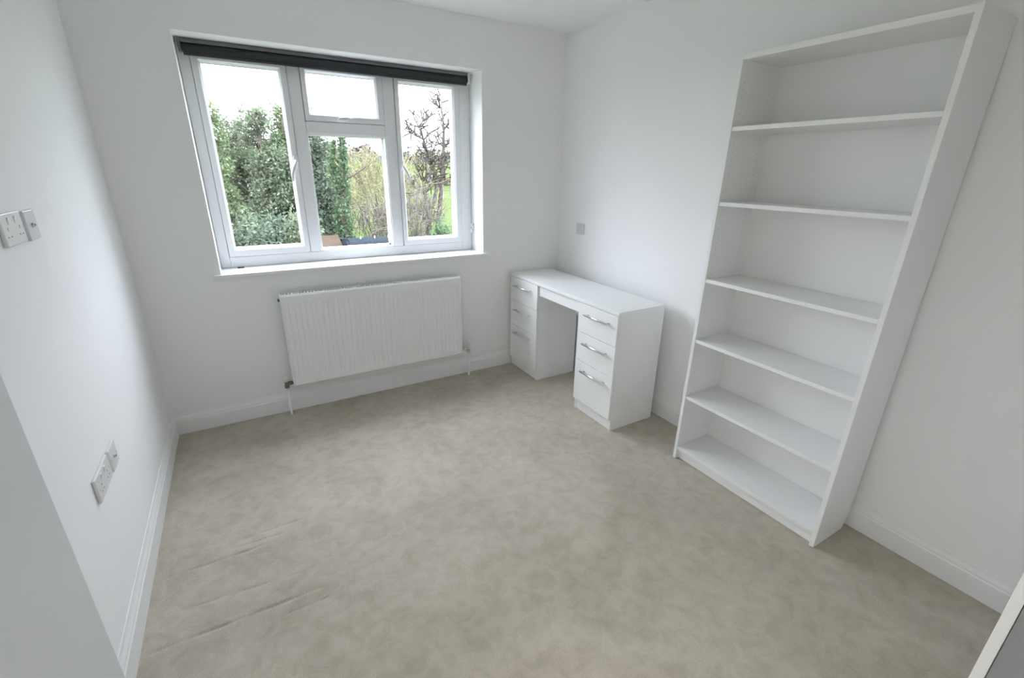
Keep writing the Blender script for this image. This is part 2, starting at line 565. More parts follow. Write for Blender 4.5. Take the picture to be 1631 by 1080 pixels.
# ------------------------------------------------------------------ roller blind
BY = 0.160
blind = thing('roller_blind', 'rolled-up charcoal roller blind across the top of the window', 'blind', (1.27, BY, 2.14))
bm = nb()
n0 = 40
cyl(bm, (0.440, BY, 2.166), (2.110, BY, 2.166), .0215, .0215, 28)
obj('fabric_roll', bm, 'blind_charcoal', blind)
bm = nb(); box(bm, 0.446, 2.098, BY - .0225, BY - .0195, 2.140, 2.166, 0.0)
obj('hanging_fabric', bm, 'blind_charcoal', blind)
bm = nb(); box(bm, 0.444, 2.100, BY - .028, BY - .015, 2.128, 2.143, 0.003)
obj('bottom_bar', bm, 'blind_charcoal', blind)
bm = nb(); box(bm, 0.428, 2.122, BY - .014, BY + .026, 2.1895, 2.210, 0.003)
obj('top_strip', bm, 'blind_grey', blind)  # plain grey strip filling the gap between roll and reveal top
for x0, x1 in ((0.424, 0.438), (2.112, 2.126)):
    bm = nb(); box(bm, x0, x1, BY - .022, BY + .022, 2.142, 2.211, 0.003)
    obj('bracket', bm, 'plastic_white' if x0 > 1 else 'blind_grey', blind)
cl = thing('cord_cleat', 'small white cord cleat on the right window reveal', 'cleat', (WX1, 0.16, 1.15))
bm = nb(); box(bm, WX1 - .007, WX1 - .001, 0.150, 0.166, 1.115, 1.175, 0.002)
obj('base', bm, 'plastic_white', cl)
bm = nb()
tube(bm, [(WX1 - .006, .158, 1.135), (WX1 - .020, .158, 1.135), (WX1 - .024, .158, 1.105)], [.005, .005, .004], 8)
tube(bm, [(WX1 - .006, .158, 1.155), (WX1 - .020, .158, 1.155), (WX1 - .024, .158, 1.185)], [.005, .005, .004], 8)
obj('horns', bm, 'plastic_white', cl)
wk = thing('window_key', 'tiny dark window key lying on the left end of the sill', 'key', (0.513, 0.165, WZ0 + .001))
bm = nb(); box(bm, .500, .513, .160, .172, WZ0 + .001, WZ0 + .009, .002)
obj('key_head', bm, 'blind_charcoal', wk)
bm = nb(); cyl(bm, (.512, .166, WZ0 + .005), (.535, .162, WZ0 + .005), .0035, None, 8)
obj('key_shaft', bm, 'blind_charcoal', wk)

# ------------------------------------------------------------------ radiator
RX0, RX1, RZ0, RZ1, RY = 0.698, 1.9111, 0.2053, 0.8239, -0.100
rad = thing('radiator', 'white single-panel radiator under the window', 'radiator', ((RX0 + RX1) / 2, -0.07, 0))
nf = 36
cols = nf * 8
pitch = (RX1 - RX0 - 0.03) / nf
zr = [RZ0, RZ0 + .010, RZ0 + .036, RZ0 + .040, RZ0 + .052, RZ0 + .064] + [RZ0 + .064 + (RZ1 - .066 - RZ0 - .064) * i / 6 for i in range(1, 7)] + [RZ1 - .054, RZ1 - .044, RZ1 - .008, RZ1]
def flute(x, z):
    t = (x - RX0 - .015) / pitch
    if t < 0 or t > nf: return 0.0
    f = t - math.floor(t)
    prof = max(0.0, min(1.0, (abs(f - .5) * 2 - .28) / .3))        # broad rib, narrow channel
    if z <= RZ0 + .038 or z >= RZ1 - .045: k = 0
    elif z < RZ0 + .064: k = (z - RZ0 - .038) / .026
    elif z > RZ1 - .066: k = (RZ1 - .044 - z) / .022
    else: k = 1
    return 0.0058 * prof * max(0, min(1, k))
xsr = [RX0, RX0 + .006] + [RX0 + .015 + pitch * nf * i / cols for i in range(cols + 1)] + [RX1 - .006, RX1]
vs, fs = [], []
for z in zr:
    for x in xsr:
        yb = RY + flute(x, z)
        if z == RZ0: yb += .012
        elif z == RZ1: yb += .005
        elif x in (RX0, RX1): yb += .006
        vs.append((x, yb, z))
nx = len(xsr)
for j in range(len(zr) - 1):
    for i in range(nx - 1):
        a = j * nx + i
        fs.append((a, a + 1, a + 1 + nx, a + nx))
# back side of the pressed panel
nbk = len(vs)
vs += [(RX0, RY + .018, RZ0), (RX1, RY + .018, RZ0), (RX1, RY + .018, RZ1), (RX0, RY + .018, RZ1)]
fs.append((nbk + 3, nbk + 2, nbk + 1, nbk))
top0 = (len(zr) - 1) * nx
fs.append(tuple(range(top0, top0 + nx)) + (nbk + 2, nbk + 3))
fs.append(tuple(range(nx - 1, -1, -1)) + (nbk, nbk + 1))
fs.append(tuple(j * nx for j in range(len(zr))) + (nbk + 3, nbk))
fs.append(tuple(j * nx + nx - 1 for j in range(len(zr) - 1, -1, -1)) + (nbk + 1, nbk + 2))
raw('front_panel', vs, fs, 'radiator_white', rad, smooth=False)
for x0, x1 in ((RX0 - .006, RX0 + .004), (RX1 - .004, RX1 + .006)):
    bm = nb(); box(bm, x0, x1, RY + .012, -0.036, RZ0 + .008, RZ1 + .004, .002)
    obj('side_panel', bm, 'radiator_white', rad)
bm = nb()
box(bm, RX0, RX1, RY + .012, RY + .018, RZ1 - .004, RZ1 + .004)
box(bm, RX0, RX1, -.042, -.036, RZ1 - .012, RZ1 + .004)
k = 64
for i in range(k):
    x = RX0 + .012 + (RX1 - RX0 - .024) * i / (k - 1)
    box(bm, x - .004, x + .004, RY + .018, -.042, RZ1 - .004, RZ1 + .002)
g = obj('top_grille', bm, 'radiator_white', rad)
g['kind'] = 'stuff'
bm = nb()
k = 50
for i in range(k):                                 # folded convector fins behind the panel
    x = RX0 + .03 + (RX1 - RX0 - .06) * i / (k - 1)
    box(bm, x - .0006, x + .0006, RY + .019, -.046, RZ0 + .03, RZ1 - .03)
cf = obj('convector_fins', bm, 'radiator_white', rad)
cf['kind'] = 'stuff'
for x in (RX0 + .16, RX1 - .16):
    bm = nb(); box(bm, x - .015, x + .015, -.040, -.0005, RZ0 + .06, RZ1 - .08)
    obj('wall_bracket', bm, 'radiator_white', rad)


def valve(x, side, zc, cap_h):
    bm = nb()
    yv = -.070
    cyl(bm, (x, yv, zc - .024), (x, yv, zc + .018), .0125, .0125, 12)
    cyl(bm, (x, yv, zc - .030), (x, yv, zc - .014), .0150, .0150, 6)
    cyl(bm, (x, yv, zc), (x - side * (abs(x - (RX1 if side > 0 else RX0)) - .004), yv, zc), .0105, .0105, 12)
    cyl(bm, (x - side * .016, yv, zc), (x - side * .032, yv, zc), .0140, .0140, 6)
    v = obj('valve', bm, 'brass_dark' if side < 0 else 'chrome', rad)
    bm = nb()
    cyl(bm, (x, yv, zc + .016), (x, yv, zc + .022), .0150, .0165, 16)
    cyl(bm, (x, yv, zc + .022), (x, yv, zc + .022 + cap_h), .0165, .0140, 16)
    obj('valve_cap', bm, 'plastic_white', v)
    bm = nb()
    tube(bm, [(x, yv, zc - .028), (x, yv, .02), (x, yv, -.01)], .0085, 12)
    obj('pipe', bm, 'radiator_white', v)


valve(0.652, -1, 0.228, .030)
valve(1.975, 1, 0.232, .052)
bm = nb(); cyl(bm, (RX0 - .004, -.068, RZ1 - .03), (RX0 - .018, -.068, RZ1 - .03), .010, .010, 8)
obj('air_vent', bm, 'brass_dark', rad)

# ------------------------------------------------------------------ desk
desk = thing('desk', 'white twin-pedestal desk with six drawers in the corner', 'desk', (2.58, -0.65, 0))
DX, DXB = 2.385, 2.774
T0, T1 = -0.020, -1.288
bm = nb(); box(bm, DX, DXB, T1, T0, .7765, .7985, .0015)
obj('desk_top', bm, 'furniture_white', desk)
HANDLE_Z = (.712, .515, .318)
DR_Z = ((.580, .7735), (.3765, .577), (.0815, .3735))
for (ya, yb) in ((-0.026, -0.4215), (-0.914, -1.286)):
    bm = nb()
    t = .016
    box(bm, DX + .0175, DXB - .004, ya, ya - t, 0, .776, .0008)
    box(bm, DX + .0175, DXB - .004, yb, yb + t, 0, .776, .0008)
    box(bm, DXB - .010, DXB - .004, ya - t, yb + t, .002, .776)
    box(bm, DX + .0175, DXB - .010, ya - t, yb + t, .062, .078)
    ped = obj('pedestal', bm, 'furniture_white', desk)
    bm = nb(); box(bm, DX + .022, DX + .038, ya - t, yb + t, 0.001, .074)
    obj('plinth', bm, 'furniture_white', ped)
    for k in range(3):
        z0, z1 = DR_Z[k]
        bm = nb(); box(bm, DX, DX + .0165, ya - .0015, yb + .0015, z0, z1, .0015)
        dr = obj('drawer', bm, 'furniture_white', desk)
        yc = (ya + yb) / 2 - (.004 if ya > -.5 else .012)
        bm = nb()
        hz = HANDLE_Z[k]
        cyl(bm, (DX - .026, yc - .112, hz), (DX - .026, yc + .112, hz), .0065, .0065, 14)
        for s in (-1, 1):
            cyl(bm, (DX - .026, yc + s * .096, hz), (DX + .001, yc + s * .096, hz), .0045, .0045, 10)
        hd = obj('handle', bm, 'chrome', dr)
        hd['label'] = 'brushed chrome bar handle'
bm = nb(); box(bm, DX + .015, DX + .031, -.4225, -.913, .698, .776, .0008)
obj('apron', bm, 'furniture_white', desk)
bm = nb(); box(bm, DXB - .020, DXB - .005, -.4225, -.913, .50, .776, .0008)
obj('rear_rail', bm, 'furniture_white', desk)

# ------------------------------------------------------------------ bookcase (leans a hair against the wall)
BX = W - 0.0332
bc = thing('bookcase', 'tall white open bookcase with six compartments', 'bookcase', (BX, -1.6868, 0.0), rot=(0, 0.0112, 0))
ORG[bc.name] = (0, 0, 0)             # parts are modelled in the bookcase's own frame
bh, bw, bd, t = 2.059, 0.799, 0.28, 0.019
SH = (.0773, .4056, .7401, 1.067, 1.4416, 1.7696)
for y0 in (0.0, -bw + t):
    bm = nb()
    poly = [(-bd, 0), (-.035, 0), (-.028, .012), (-.012, .050), (-.0, .058), (0, bh), (-bd, bh)]
    prism(bm, poly, 'y', y0 - t, y0)
    bmesh.ops.bevel(bm, geom=[e_ for e_ in bm.edges if all(abs(v.co.x + bd) < 1e-5 for v in e_.verts)], offset=.001, segments=1, affect='EDGES')
    sd = obj('side', bm, 'furniture_white', bc)
    bm = nb()
    yi = y0 - t - .0004 if y0 == 0 else y0 + .0004
    s = -1 if y0 == 0 else 1
    z = .16
    while z < 1.98:
        for x in (-.245, -.055):
            cyl(bm, (x, yi - s * .003, z), (x, yi + s * .0003, z), .0018, .0018, 6)
        z += .032
    ph = obj('shelf_pin_holes', bm, 'grey_slot', sd)
    ph['kind'] = 'stuff'
bm = nb(); box(bm, -bd + .001, -.001, -bw + t, -t, bh - .024, bh - .002, .0008)
obj('top_panel', bm, 'furniture_white', bc)
bm = nb(); box(bm, -.006, -.002, -bw + t, -t, .06, bh - .004)
obj('back_panel', bm, 'board_back', bc)
for i, zt in enumerate(SH):
    bm = nb(); box(bm, -bd + (.002 if i in (0, 3) else .004), -.008, -bw + t + .0008, -t - .0008, zt - .0185, zt, .0012)
    obj('shelf' if i else 'bottom_shelf', bm, 'furniture_white', bc)
bm = nb(); box(bm, -bd + .022, -bd + .036, -bw + t, -t, 0.001, .058)
obj('plinth', bm, 'furniture_white', bc)

# ------------------------------------------------------------------ wall plates
def plate_on_left(name, label, cat, y0, y1, z0, z1, kind, group=None):
    th = thing(name, label, cat, (0, (y0 + y1) / 2, (z0 + z1) / 2), group)
    bm = nb(); box(bm, 0.0005, .0105, y0, y1, z0, z1, .003)
    pt = obj('face_plate', bm, 'plastic_white' if kind == 'double' else 'plastic_silver' if z0 > 1 else 'plastic_white', th)
    yc, zc = (y0 + y1) / 2, (z0 + z1) / 2
    if kind == 'double':
        for s in (-1, 1):
            yy = yc + s * .042
            bm = nb(); prism(bm, [(.010, zc + .012), (.0115, zc + .014), (.0140, zc + .032), (.010, zc + .032)], 'y', yy - .006 + s * -.018, yy + .006 + s * -.018)
            obj('rocker', bm, 'radiator_white', th)
            for dy, dz, w, h in ((0, .002, .004, .009), (-.011, -.018, .009, .0035), (.011, -.018, .009, .0035)):
                bm = nb(); box(bm, .0095, .0109, yy + dy - w / 2, yy + dy + w / 2, zc + dz - h / 2, zc + dz + h / 2)
                obj('pin_slot', bm, 'grey_slot', th)
    elif kind == 'aerial':
        bm = nb(); cyl(bm, (.010, yc, zc), (.0165, yc, zc), .0065, .0060, 16); obj('aerial_collar', bm, 'chrome', th)
        bm = nb(); cyl(bm, (.0150, yc, zc), (.0168, yc, zc), .0038, .0038, 12); obj('aerial_hole', bm, 'dark_hole', th)
    for s in (-1, 1):
        bm = nb(); cyl(bm, (.010, yc + s * (abs(y1 - y0) / 2 - .013), zc), (.0112, yc + s * (abs(y1 - y0) / 2 - .013), zc), .0032, .0030, 10)
        obj('screw', bm, 'chrome', th)
    return th


plate_on_left('double_socket', 'white double wall socket at eye height, cut by the left picture edge', 'socket', -1.444, -1.296, 1.361, 1.447, 'double')
plate_on_left('aerial_outlet', 'square aerial outlet plate with a dark centre hole, at eye height', 'outlet', -1.271, -1.183, 1.357, 1.443, 'aerial')
plate_on_left('double_socket', 'white double wall socket low on the left wall above the skirting', 'socket', -1.444, -1.268, .526, .612, 'double')
plate_on_left('aerial_outlet', 'small white outlet plate beside the low double socket', 'outlet', -1.248, -1.155, .522, .608, 'aerial')
bp = thing('blank_plate', 'small blank white plate on the right wall above the desk', 'wall plate', (W, -.303, 1.15))
bm = nb(); box(bm, W - .009, W - .0005, -.350, -.256, 1.109, 1.192, .003)
obj('face_plate', bm, 'plastic_silver', bp)
for s in (-1, 1):
    bm = nb(); cyl(bm, (W - .0085, -.303 + s * .030, 1.15), (W - .0100, -.303 + s * .030, 1.15), .0032, .0030, 10)
    obj('screw', bm, 'plastic_white', bp)

# ------------------------------------------------------------------ door folded back on the left wall, doorway lining
dr = bpy.data.objects.new('door_1', None); C.objects.link(dr)
HX, HY = 0.060, DY0 + 0.005               # hinge
EX, EY = 0.085, -1.936                    # free edge, room face
dv = Vector((EX - HX, EY - HY, 0)); dl = dv.length
dr.location = (HX, HY, 0.0)
dr.rotation_euler = (0, 0, math.atan2(dv.y, dv.x))
struct(dr, 'plain white door folded back flat at the lower left', 'door')
ORG['door_1'] = (0, 0, 0)
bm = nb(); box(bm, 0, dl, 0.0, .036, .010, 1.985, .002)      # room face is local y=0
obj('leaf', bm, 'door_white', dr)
for z in (.25, 1.75):
    bm = nb(); cyl(bm, (-.004, .004, z - .05), (-.004, .004, z + .05), .006, None, 10)
    obj('hinge', bm, 'chrome', dr)
bm = nb(); box(bm, dl - .0005, dl + .0015, .007, .029, .92, 1.08)
obj('latch_plate', bm, 'chrome', dr)
bm = nb()
box(bm, -.122, .0004, DY0 - .028, DY0, 0, DH)
box(bm, -.122, .0004, DY1, DY1 + .028, 0, DH)
box(bm, -.122, .0004, DY1 + .028, DY0 - .028, DH - .028, DH)
box(bm, .0005, .016, DY0 - .006, DY0 + .06, 0, DH - .0045, .003)
box(bm, .0005, .016, DY1 - .06, DY1 + .006, 0, DH - .0045, .003)
box(bm, .0005, .016, DY1 - .06, DY0 + .06, DH - .004, DH + .06, .003)
struct(obj('trim_2', bm, 'wood_gloss_white'), 'white lining and architrave around the doorway', 'door frame')

# ------------------------------------------------------------------ added fill lamp, unseen on the landing (brightens the room through the doorway)
LX, LY = -0.62, -2.95
lamp = thing('fill_lamp', 'added round fill lamp on the landing, out of view', 'lamp', (LX, LY, H))
bm = nb(); cyl(bm, (LX, LY, H - .0005), (LX, LY, H - .030), .165, .165, 40); obj('fill_base', bm, 'plastic_white', lamp)
m, n, l, p = nt('fill_opal')
p.inputs['Base Color'].default_value = (.9, .9, .88, 1)
p.inputs['Emission Color'].default_value = (1.0, 0.985, 0.95, 1)
p.inputs['Emission Strength'].default_value = 84.0
MAT['fill_opal'] = m
bm = nb()
pr = [(.160, .030), (.158, .045), (.148, .062), (.125, .078), (.09, .088), (.045, .094), (.0, .096)]
rows = [[bm.verts.new((LX + q * math.cos(2 * math.pi * k / 32), LY + q * math.sin(2 * math.pi * k / 32), H - z)) for k in range(32)] for q, z in pr[:-1]]
tip = bm.verts.new((LX, LY, H - pr[-1][1]))
for q, w_ in zip(rows, rows[1:]):
    for k in range(32):
        bm.faces.new((q[k], q[(k + 1) % 32], w_[(k + 1) % 32], w_[k])).smooth = True
for k in range(32): bm.faces.new((rows[-1][k], rows[-1][(k + 1) % 32], tip)).smooth = True
obj('fill_diffuser', bm, 'fill_opal', lamp)

# ------------------------------------------------------------------ wardrobe by the right wall (its door edge shows at the lower right corner)
wd = thing('wardrobe', 'tall white wardrobe whose door edge shows in the lower right corner', 'wardrobe', (2.25, -3.4, 0))
wx0, wx1, wy0, wy1, wh = 1.698, 2.80, -3.120, -3.66, 2.0
bm = nb(); box(bm, wx0 + .004, wx0 + .022, wy1, wy0, 0, wh, .001); obj('side', bm, 'carcass_grey', wd)
bm = nb(); box(bm, wx1 - .018, wx1, wy1, wy0, 0, wh, .001); obj('side', bm, 'carcass_grey', wd)
bm = nb(); box(bm, wx0 + .022, wx1 - .018, wy1, wy0, wh - .018, wh); obj('top_panel', bm, 'furniture_white', wd)
bm = nb(); box(bm, wx0 + .022, wx1 - .018, wy1, wy1 + .006, 0.05, wh - .018); obj('back_panel', bm, 'board_back', wd)
bm = nb(); box(bm, wx0 + .022, wx1 - .018, wy1 + .006, wy0, .05, .068); obj('bottom_shelf', bm, 'furniture_white', wd)
bm = nb(); box(bm, wx0 + .022, wx1 - .018, wy0 - .03, wy0 - .014, 0, .05); obj('plinth', bm, 'furniture_white', wd)
xm = (wx0 + wx1) / 2
for (a, b, hx) in ((wx0, xm - .0015, xm - .05), (xm + .0015, wx1 + .004, xm + .05)):
    bm = nb(); box(bm, a, b, wy0 + .001, wy0 + .019, .055, wh, .0012); d_ = obj('door', bm, 'furniture_white', wd)
    bm = nb()
    cyl(bm, (hx, wy0 + .045, .92), (hx, wy0 + .045, 1.12), .006, None, 12)
    for z in (.94, 1.10): cyl(bm, (hx, wy0 + .045, z), (hx, wy0 + .018, z), .0045, None, 8)
    obj('handle', bm, 'chrome', d_)

# ------------------------------------------------------------------ outdoors
GZ = -2.9
def terr(x, y):
    h = GZ
    if y > 34: h += (y - 34) * 0.066 + 0.25 * math.sin(x * .05) * min(1, (y - 34) / 30)
    if y > 125: h += (y - 125) * -0.05
    return h
vs, fs = [], []
gx = [-80 + 10 * i for i in range(26)]
gy = [WT, 4, 9, 16, 24, 30, 34, 40, 48, 58, 70, 85, 100, 115, 130, 150, 190, 240]
for y in gy:
    for x in gx: vs.append((x, y, terr(x, y)))
for j in range(len(gy) - 1):
    for i in range(len(gx) - 1):
        a = j * len(gx) + i
        fs.append((a, a + 1, a + 1 + len(gx), a + len(gx)))
struct(raw('ground', vs, fs, 'grass_field', smooth=True), 'bright green field rising behind the garden trees', 'field')


def leaf_cloud(r, n, centre, rad, size, clumps=14, flat=1.0, hollow=0.25):
    """n small leaf quads gathered in clumps inside an ellipsoid."""
    c = np.array(centre); R = np.array(rad)
    cl = []
    for _ in range(clumps):
        v = r.normal(size=3); v /= np.linalg.norm(v)
        cl.append(v * (hollow + (1 - hollow) * r.random() ** 0.5))
    cl = np.array(cl)
    k = r.integers(0, clumps, n)
    p = cl[k] * 0.82 + r.normal(size=(n, 3)) * 0.15
    p = c + p * R
    return leaf_quads(r, p, size, flat)


def leaf_quads(r, p, size, flat=1.0):
    n = len(p)
    a = r.normal(size=(n, 3)); a[:, 2] *= flat; a /= np.linalg.norm(a, axis=1)[:, None]
    b = np.cross(a, r.normal(size=(n, 3))); b /= np.linalg.norm(b, axis=1)[:, None]
    s = size * (0.6 + 0.8 * r.random(n))[:, None]
    a, b = a * s, b * s * 0.55
    V = np.stack([p - a, p - b * .9, p + a, p + b * .9], 1).reshape(-1, 3)
    Fq = np.arange(4 * n).reshape(n, 4)
    return V, Fq


def merge(parts):
    V, Fs, o = [], [], 0
    for v, f in parts:
        V.append(v); Fs.append(f + o); o += len(v)
    return np.concatenate(V), np.concatenate(Fs)


def limb(bm, r, p, d, L, rad, level, spread=0.6, up=0.12, kids=3, wob=0.18, seg=4, stop=0.006, nside=5):
    """Recursive branch: wandering tapering tube with side shoots."""
    pts, rr = [Vector(p)], [rad]
    d = Vector(d).normalized()
    q = Vector(p)
    for i in range(seg):
        d = (d + Vector(r.normal(size=3)) * wob + Vector((0, 0, up))).normalized()
        q = q + d * (L / seg)
        pts.append(q.copy()); rr.append(max(stop, rad * (1 - 0.75 * (i + 1) / seg)))
    tube(bm, pts, rr, nside if level > 1 else 3, caps=False)
    if level > 0:
        for k in range(kids):
            i = 1 + int(r.integers(0, seg)) if k else seg
            i = min(i, seg)
            dd = (d + Vector(r.normal(size=3)) * spread).normalized()
            limb(bm, r, pts[i], dd, L * (0.5 + .25 * r.random()), max(stop, rr[i] * .8), level - 1, spread, up, kids, wob, seg, stop, nside)


def trunk_mesh(bm, x, y, z0, z1, r0, r1, r, lean=(0, 0), n=8, seg=8, wob=.05):
    pts, rr = [], []
    for i in range(seg + 1):
        t_ = i / seg
        pts.append((x + lean[0] * t_ + wob * r.normal(), y + lean[1] * t_ + wob * r.normal(), z0 + (z1 - z0) * t_))
        rr.append(r0 + (r1 - r0) * t_)
    tube(bm, pts, rr, n)
    return pts


def evergreen(x, y, top, rx, label, mat, seed, stub=True, leaves=17000, group='evergreen trees along the garden end', size=.060, low=GZ):
    r = np.random.default_rng(seed)
    t_ = thing('evergreen_tree', label, 'tree', (x, y, GZ), group)
    bm = nb()
    pts = trunk_mesh(bm, x, y, GZ - .1, top, .20, .07, r)
    obj('trunk', bm, 'bark', t_)
    bm = nb()
    for k in range(26):
        z = low + 1.2 + (top - low - 1.6) * r.random()
        a = r.random() * 6.28
        limb(bm, r, (x, y, z), (math.cos(a), math.sin(a), .35), rx * .8, .030, 1, .6, .02, 3, .22, 4, .010, 4)
    obj('branches', bm, 'bark_pale', t_)['kind'] = 'stuff'
    parts = []
    hgt = top - low
    for k in range(9):
        f = k / 8
        zc = low + 0.9 + f * (hgt - (1.35 if stub else 1.0))
        ww = rx * (1.0 - 0.42 * f ** 2.2)
        ca = r.random() * 6.28
        parts.append(leaf_cloud(r, int(leaves / 9 * (1.25 - .6 * f)), (x + math.cos(ca) * ww * .28, y + math.sin(ca) * ww * .28, zc), (ww, ww * .8, hgt * .15), size, 22))
    V, Fq = merge(parts)
    raw('foliage', V, Fq, mat, t_)['kind'] = 'stuff'
    return t_


evergreen(0.12, 16.2, 3.30, 1.10, 'grey-green evergreen at the left edge of the left pane', 'leaf_olive', 1)
evergreen(1.68, 16.6, 3.45, 1.10, 'evergreen with a bare broken trunk top in the left pane', 'leaf_grey', 2)
evergreen(2.62, 17.2, 3.60, 0.85, 'thin-topped evergreen beside the first mullion', 'leaf_olive', 3)
evergreen(3.35, 16.2, 2.75, 1.00, 'dark blue-green conifer at the left of the middle pane', 'leaf_blue', 4, stub=False, size=.07)
evergreen(0.95, 18.6, 2.75, 1.2, 'grey evergreen behind the gap between the two left trees', 'leaf_grey', 6, stub=False)
evergreen(2.1, 19.2, 2.2, 1.3, 'low grey evergreen behind the thin-topped one', 'leaf_blue', 7, stub=False)
evergreen(-2.6, 16.8, 3.3, 1.3, 'evergreen standing farthest left, hidden by the window reveal', 'leaf_grey', 5, leaves=8000)


def shrub(name, label, cat, x, y, z1, rx, mat, seed, n=4500, size=.07, group=None, ry=None):
    r = np.random.default_rng(seed)
    t_ = thing(name, label, cat, (x, y, GZ), group)
    bm = nb()
    for k in range(9):
        a = r.random() * 6.28
        limb(bm, r, (x + .2 * rx * math.cos(a), y + .2 * rx * math.sin(a), GZ - .05), (math.cos(a) * .5, math.sin(a) * .5, 1), (z1 - GZ) * .6, .035, 1, .5, .1, 3, .15, 4, .006, 4)
    obj('stems', bm, 'bark', t_)
    zc = (z1 + GZ) / 2
    V, Fq = leaf_cloud(r, n, (x, y, zc + .1), (rx, ry or rx, (z1 - GZ) / 2), size, 26)
    raw('foliage', V, Fq, mat, t_)['kind'] = 'stuff'
    return t_


shrub('shrub', 'blue-green shrub low in the left pane', 'shrub', 1.15, 14.2, 0.35, 1.15, 'leaf_blue', 11, 6500)
shrub('shrub', 'olive shrub at the bottom left of the left pane', 'shrub', -0.35, 13.6, 0.55, .85, 'leaf_olive', 12, 5500)
shrub('shrub', 'grey-green shrub by the first mullion, low in the left pane', 'shrub', 2.35, 14.6, 0.5, .85, 'leaf_grey', 13, 5500)
shrub('shrub', 'dark green ivy bush low in the right pane', 'shrub', 7.55, 14.2, -0.45, .62, 'leaf_ivy', 14, 4500)

# ivy-clad forked tree in the middle pane
r = np.random.default_rng(21)
iv = thing('ivy_tree', 'ivy-covered forked trunk standing in the middle pane', 'tree', (3.95, 15, GZ))
bm = nb()
stem1 = trunk_mesh(bm, 3.90, 15, GZ - .1, 1.0, .22, .13, r, (.10, 0))
a1 = [(4.0, 15, 0.9), (4.10, 15, 1.45), (4.17, 15, 2.0), (4.21, 15, 2.75)]
a2 = [(3.95, 15, 0.7), (3.78, 15.1, 1.35), (3.80, 15.1, 1.8), (3.95, 15.1, 2.45)]
tube(bm, a1, [.12, .09, .07, .04], 7); tube(bm, a2, [.10, .06, .045, .02], 7)
obj('trunk', bm, 'bark', iv)
bm = nb()
tube(bm, [(4.08, 15, 1.15), (4.45, 14.9, 1.32), (4.80, 14.8, 1.55), (4.92, 14.8, 1.68)], [.035, .03, .024, .010], 6)
tube(bm, [(4.0, 15, .25), (4.3, 14.9, .33), (4.55, 14.9, .45)], [.035, .03, .015], 6)
for p, d in (((4.80, 14.8, 1.55), (1, 0, .3)), ((4.2, 15, 2.7), (.1, 0, 1)), ((3.95, 15.1, 2.4), (.3, 0, 1))):
    limb(bm, r, p, d, .5, .012, 1, .5, .05, 3, .15, 3, .005, 4)
obj('branches', bm, 'bark_pale', iv)['kind'] = 'stuff'
parts = []
def along(pts, n, wid):
    P = [Vector(p) for p in pts]
    out = []
    for _ in range(n):
        u = r.random() * (len(P) - 1); i = int(u); f = u - i
        q = P[i].lerp(P[i + 1], f)
        w_ = wid(u / (len(P) - 1))
        v = r.normal(size=3) * w_ * .5
        out.append(np.array(q) + v)
    return np.array(out)
parts.append(leaf_quads(r, along(stem1, 5200, lambda u: .62 - .50 * u ** .8), .065))
parts.append(leaf_quads(r, along(a1, 1300, lambda u: .24 - .12 * u), .06))
parts.append(leaf_quads(r, along(a2, 900, lambda u: .17 - .10 * u), .055))
V, Fq = merge(parts)
raw('ivy_leaves', V, Fq, 'leaf_ivy', iv)['kind'] = 'stuff'


def twiggy(name, label, cat, x, y, z1, rx, mat, seed, stems=34, up=.05, group=None, droop=False, kids=3, thick=.018, level=2):
    r = np.random.default_rng(seed)
    t_ = thing(name, label, cat, (x, y, terr(x, y)), group)
    g0 = terr(x, y)
    bm = nb()
    for k in range(4):
        a = r.random() * 6.28
        limb(bm, r, (x, y, g0 - .05), (math.cos(a) * .35, math.sin(a) * .35, 1), (z1 - g0) * .65, .07, 0, .3, .1, 2, .12, 6, .01, 6)
    obj('trunk', bm, 'bark_pale', t_)
    bm = nb()
    for k in range(stems):
        a = r.random() * 6.28; d = rx * .55 * r.random() ** .5
        hz = g0 + (z1 - g0) * (.12 + .5 * r.random())
        limb(bm, r, (x + d * math.cos(a), y + d * math.sin(a), hz), (math.cos(a) * .55, math.sin(a) * .55, 1), (z1 - hz) * (.62 + .2 * r.random()), thick, level, .55, -.10 if droop else up, kids, .20, 4, .011, 3)
    obj('twigs', bm, mat, t_)['kind'] = 'stuff'
    return t_


twiggy('willow', 'yellowish leafless willow filling the right half of the middle pane', 'tree', 7.1, 22, 2.5, 1.5, 'twig_yellow', 31, 55)
twiggy('willow', 'tan leafless willow behind the ivy-covered trunk', 'tree', 5.7, 23.5, 1.9, 1.2, 'twig_yellow', 32, 34)
twiggy('willow', 'pale yellow thicket behind the forked bare tree', 'tree', 9.3, 26, 1.5, 1.3, 'twig_yellow', 33, 26)
twiggy('bare_bush', 'brown leafless bush at the foot of the middle pane', 'bush', 5.6, 17.5, -0.1, 1.1, 'twig_brown', 34, 42)
twiggy('bare_bush', 'brown leafless bush behind the second mullion', 'bush', 7.2, 18.0, 0.0, 1.1, 'twig_brown', 35, 40)
twiggy('bare_bush', 'grey-brown leafless bush at the left of the right pane', 'bush', 8.15, 19.0, 0.25, .75, 'twig_brown', 36, 34)
twiggy('bare_bush', 'loose green-tinged bush at the right edge of the right pane', 'bush', 10.9, 19.0, -.6, .6, 'twig_yellow', 37, 10)

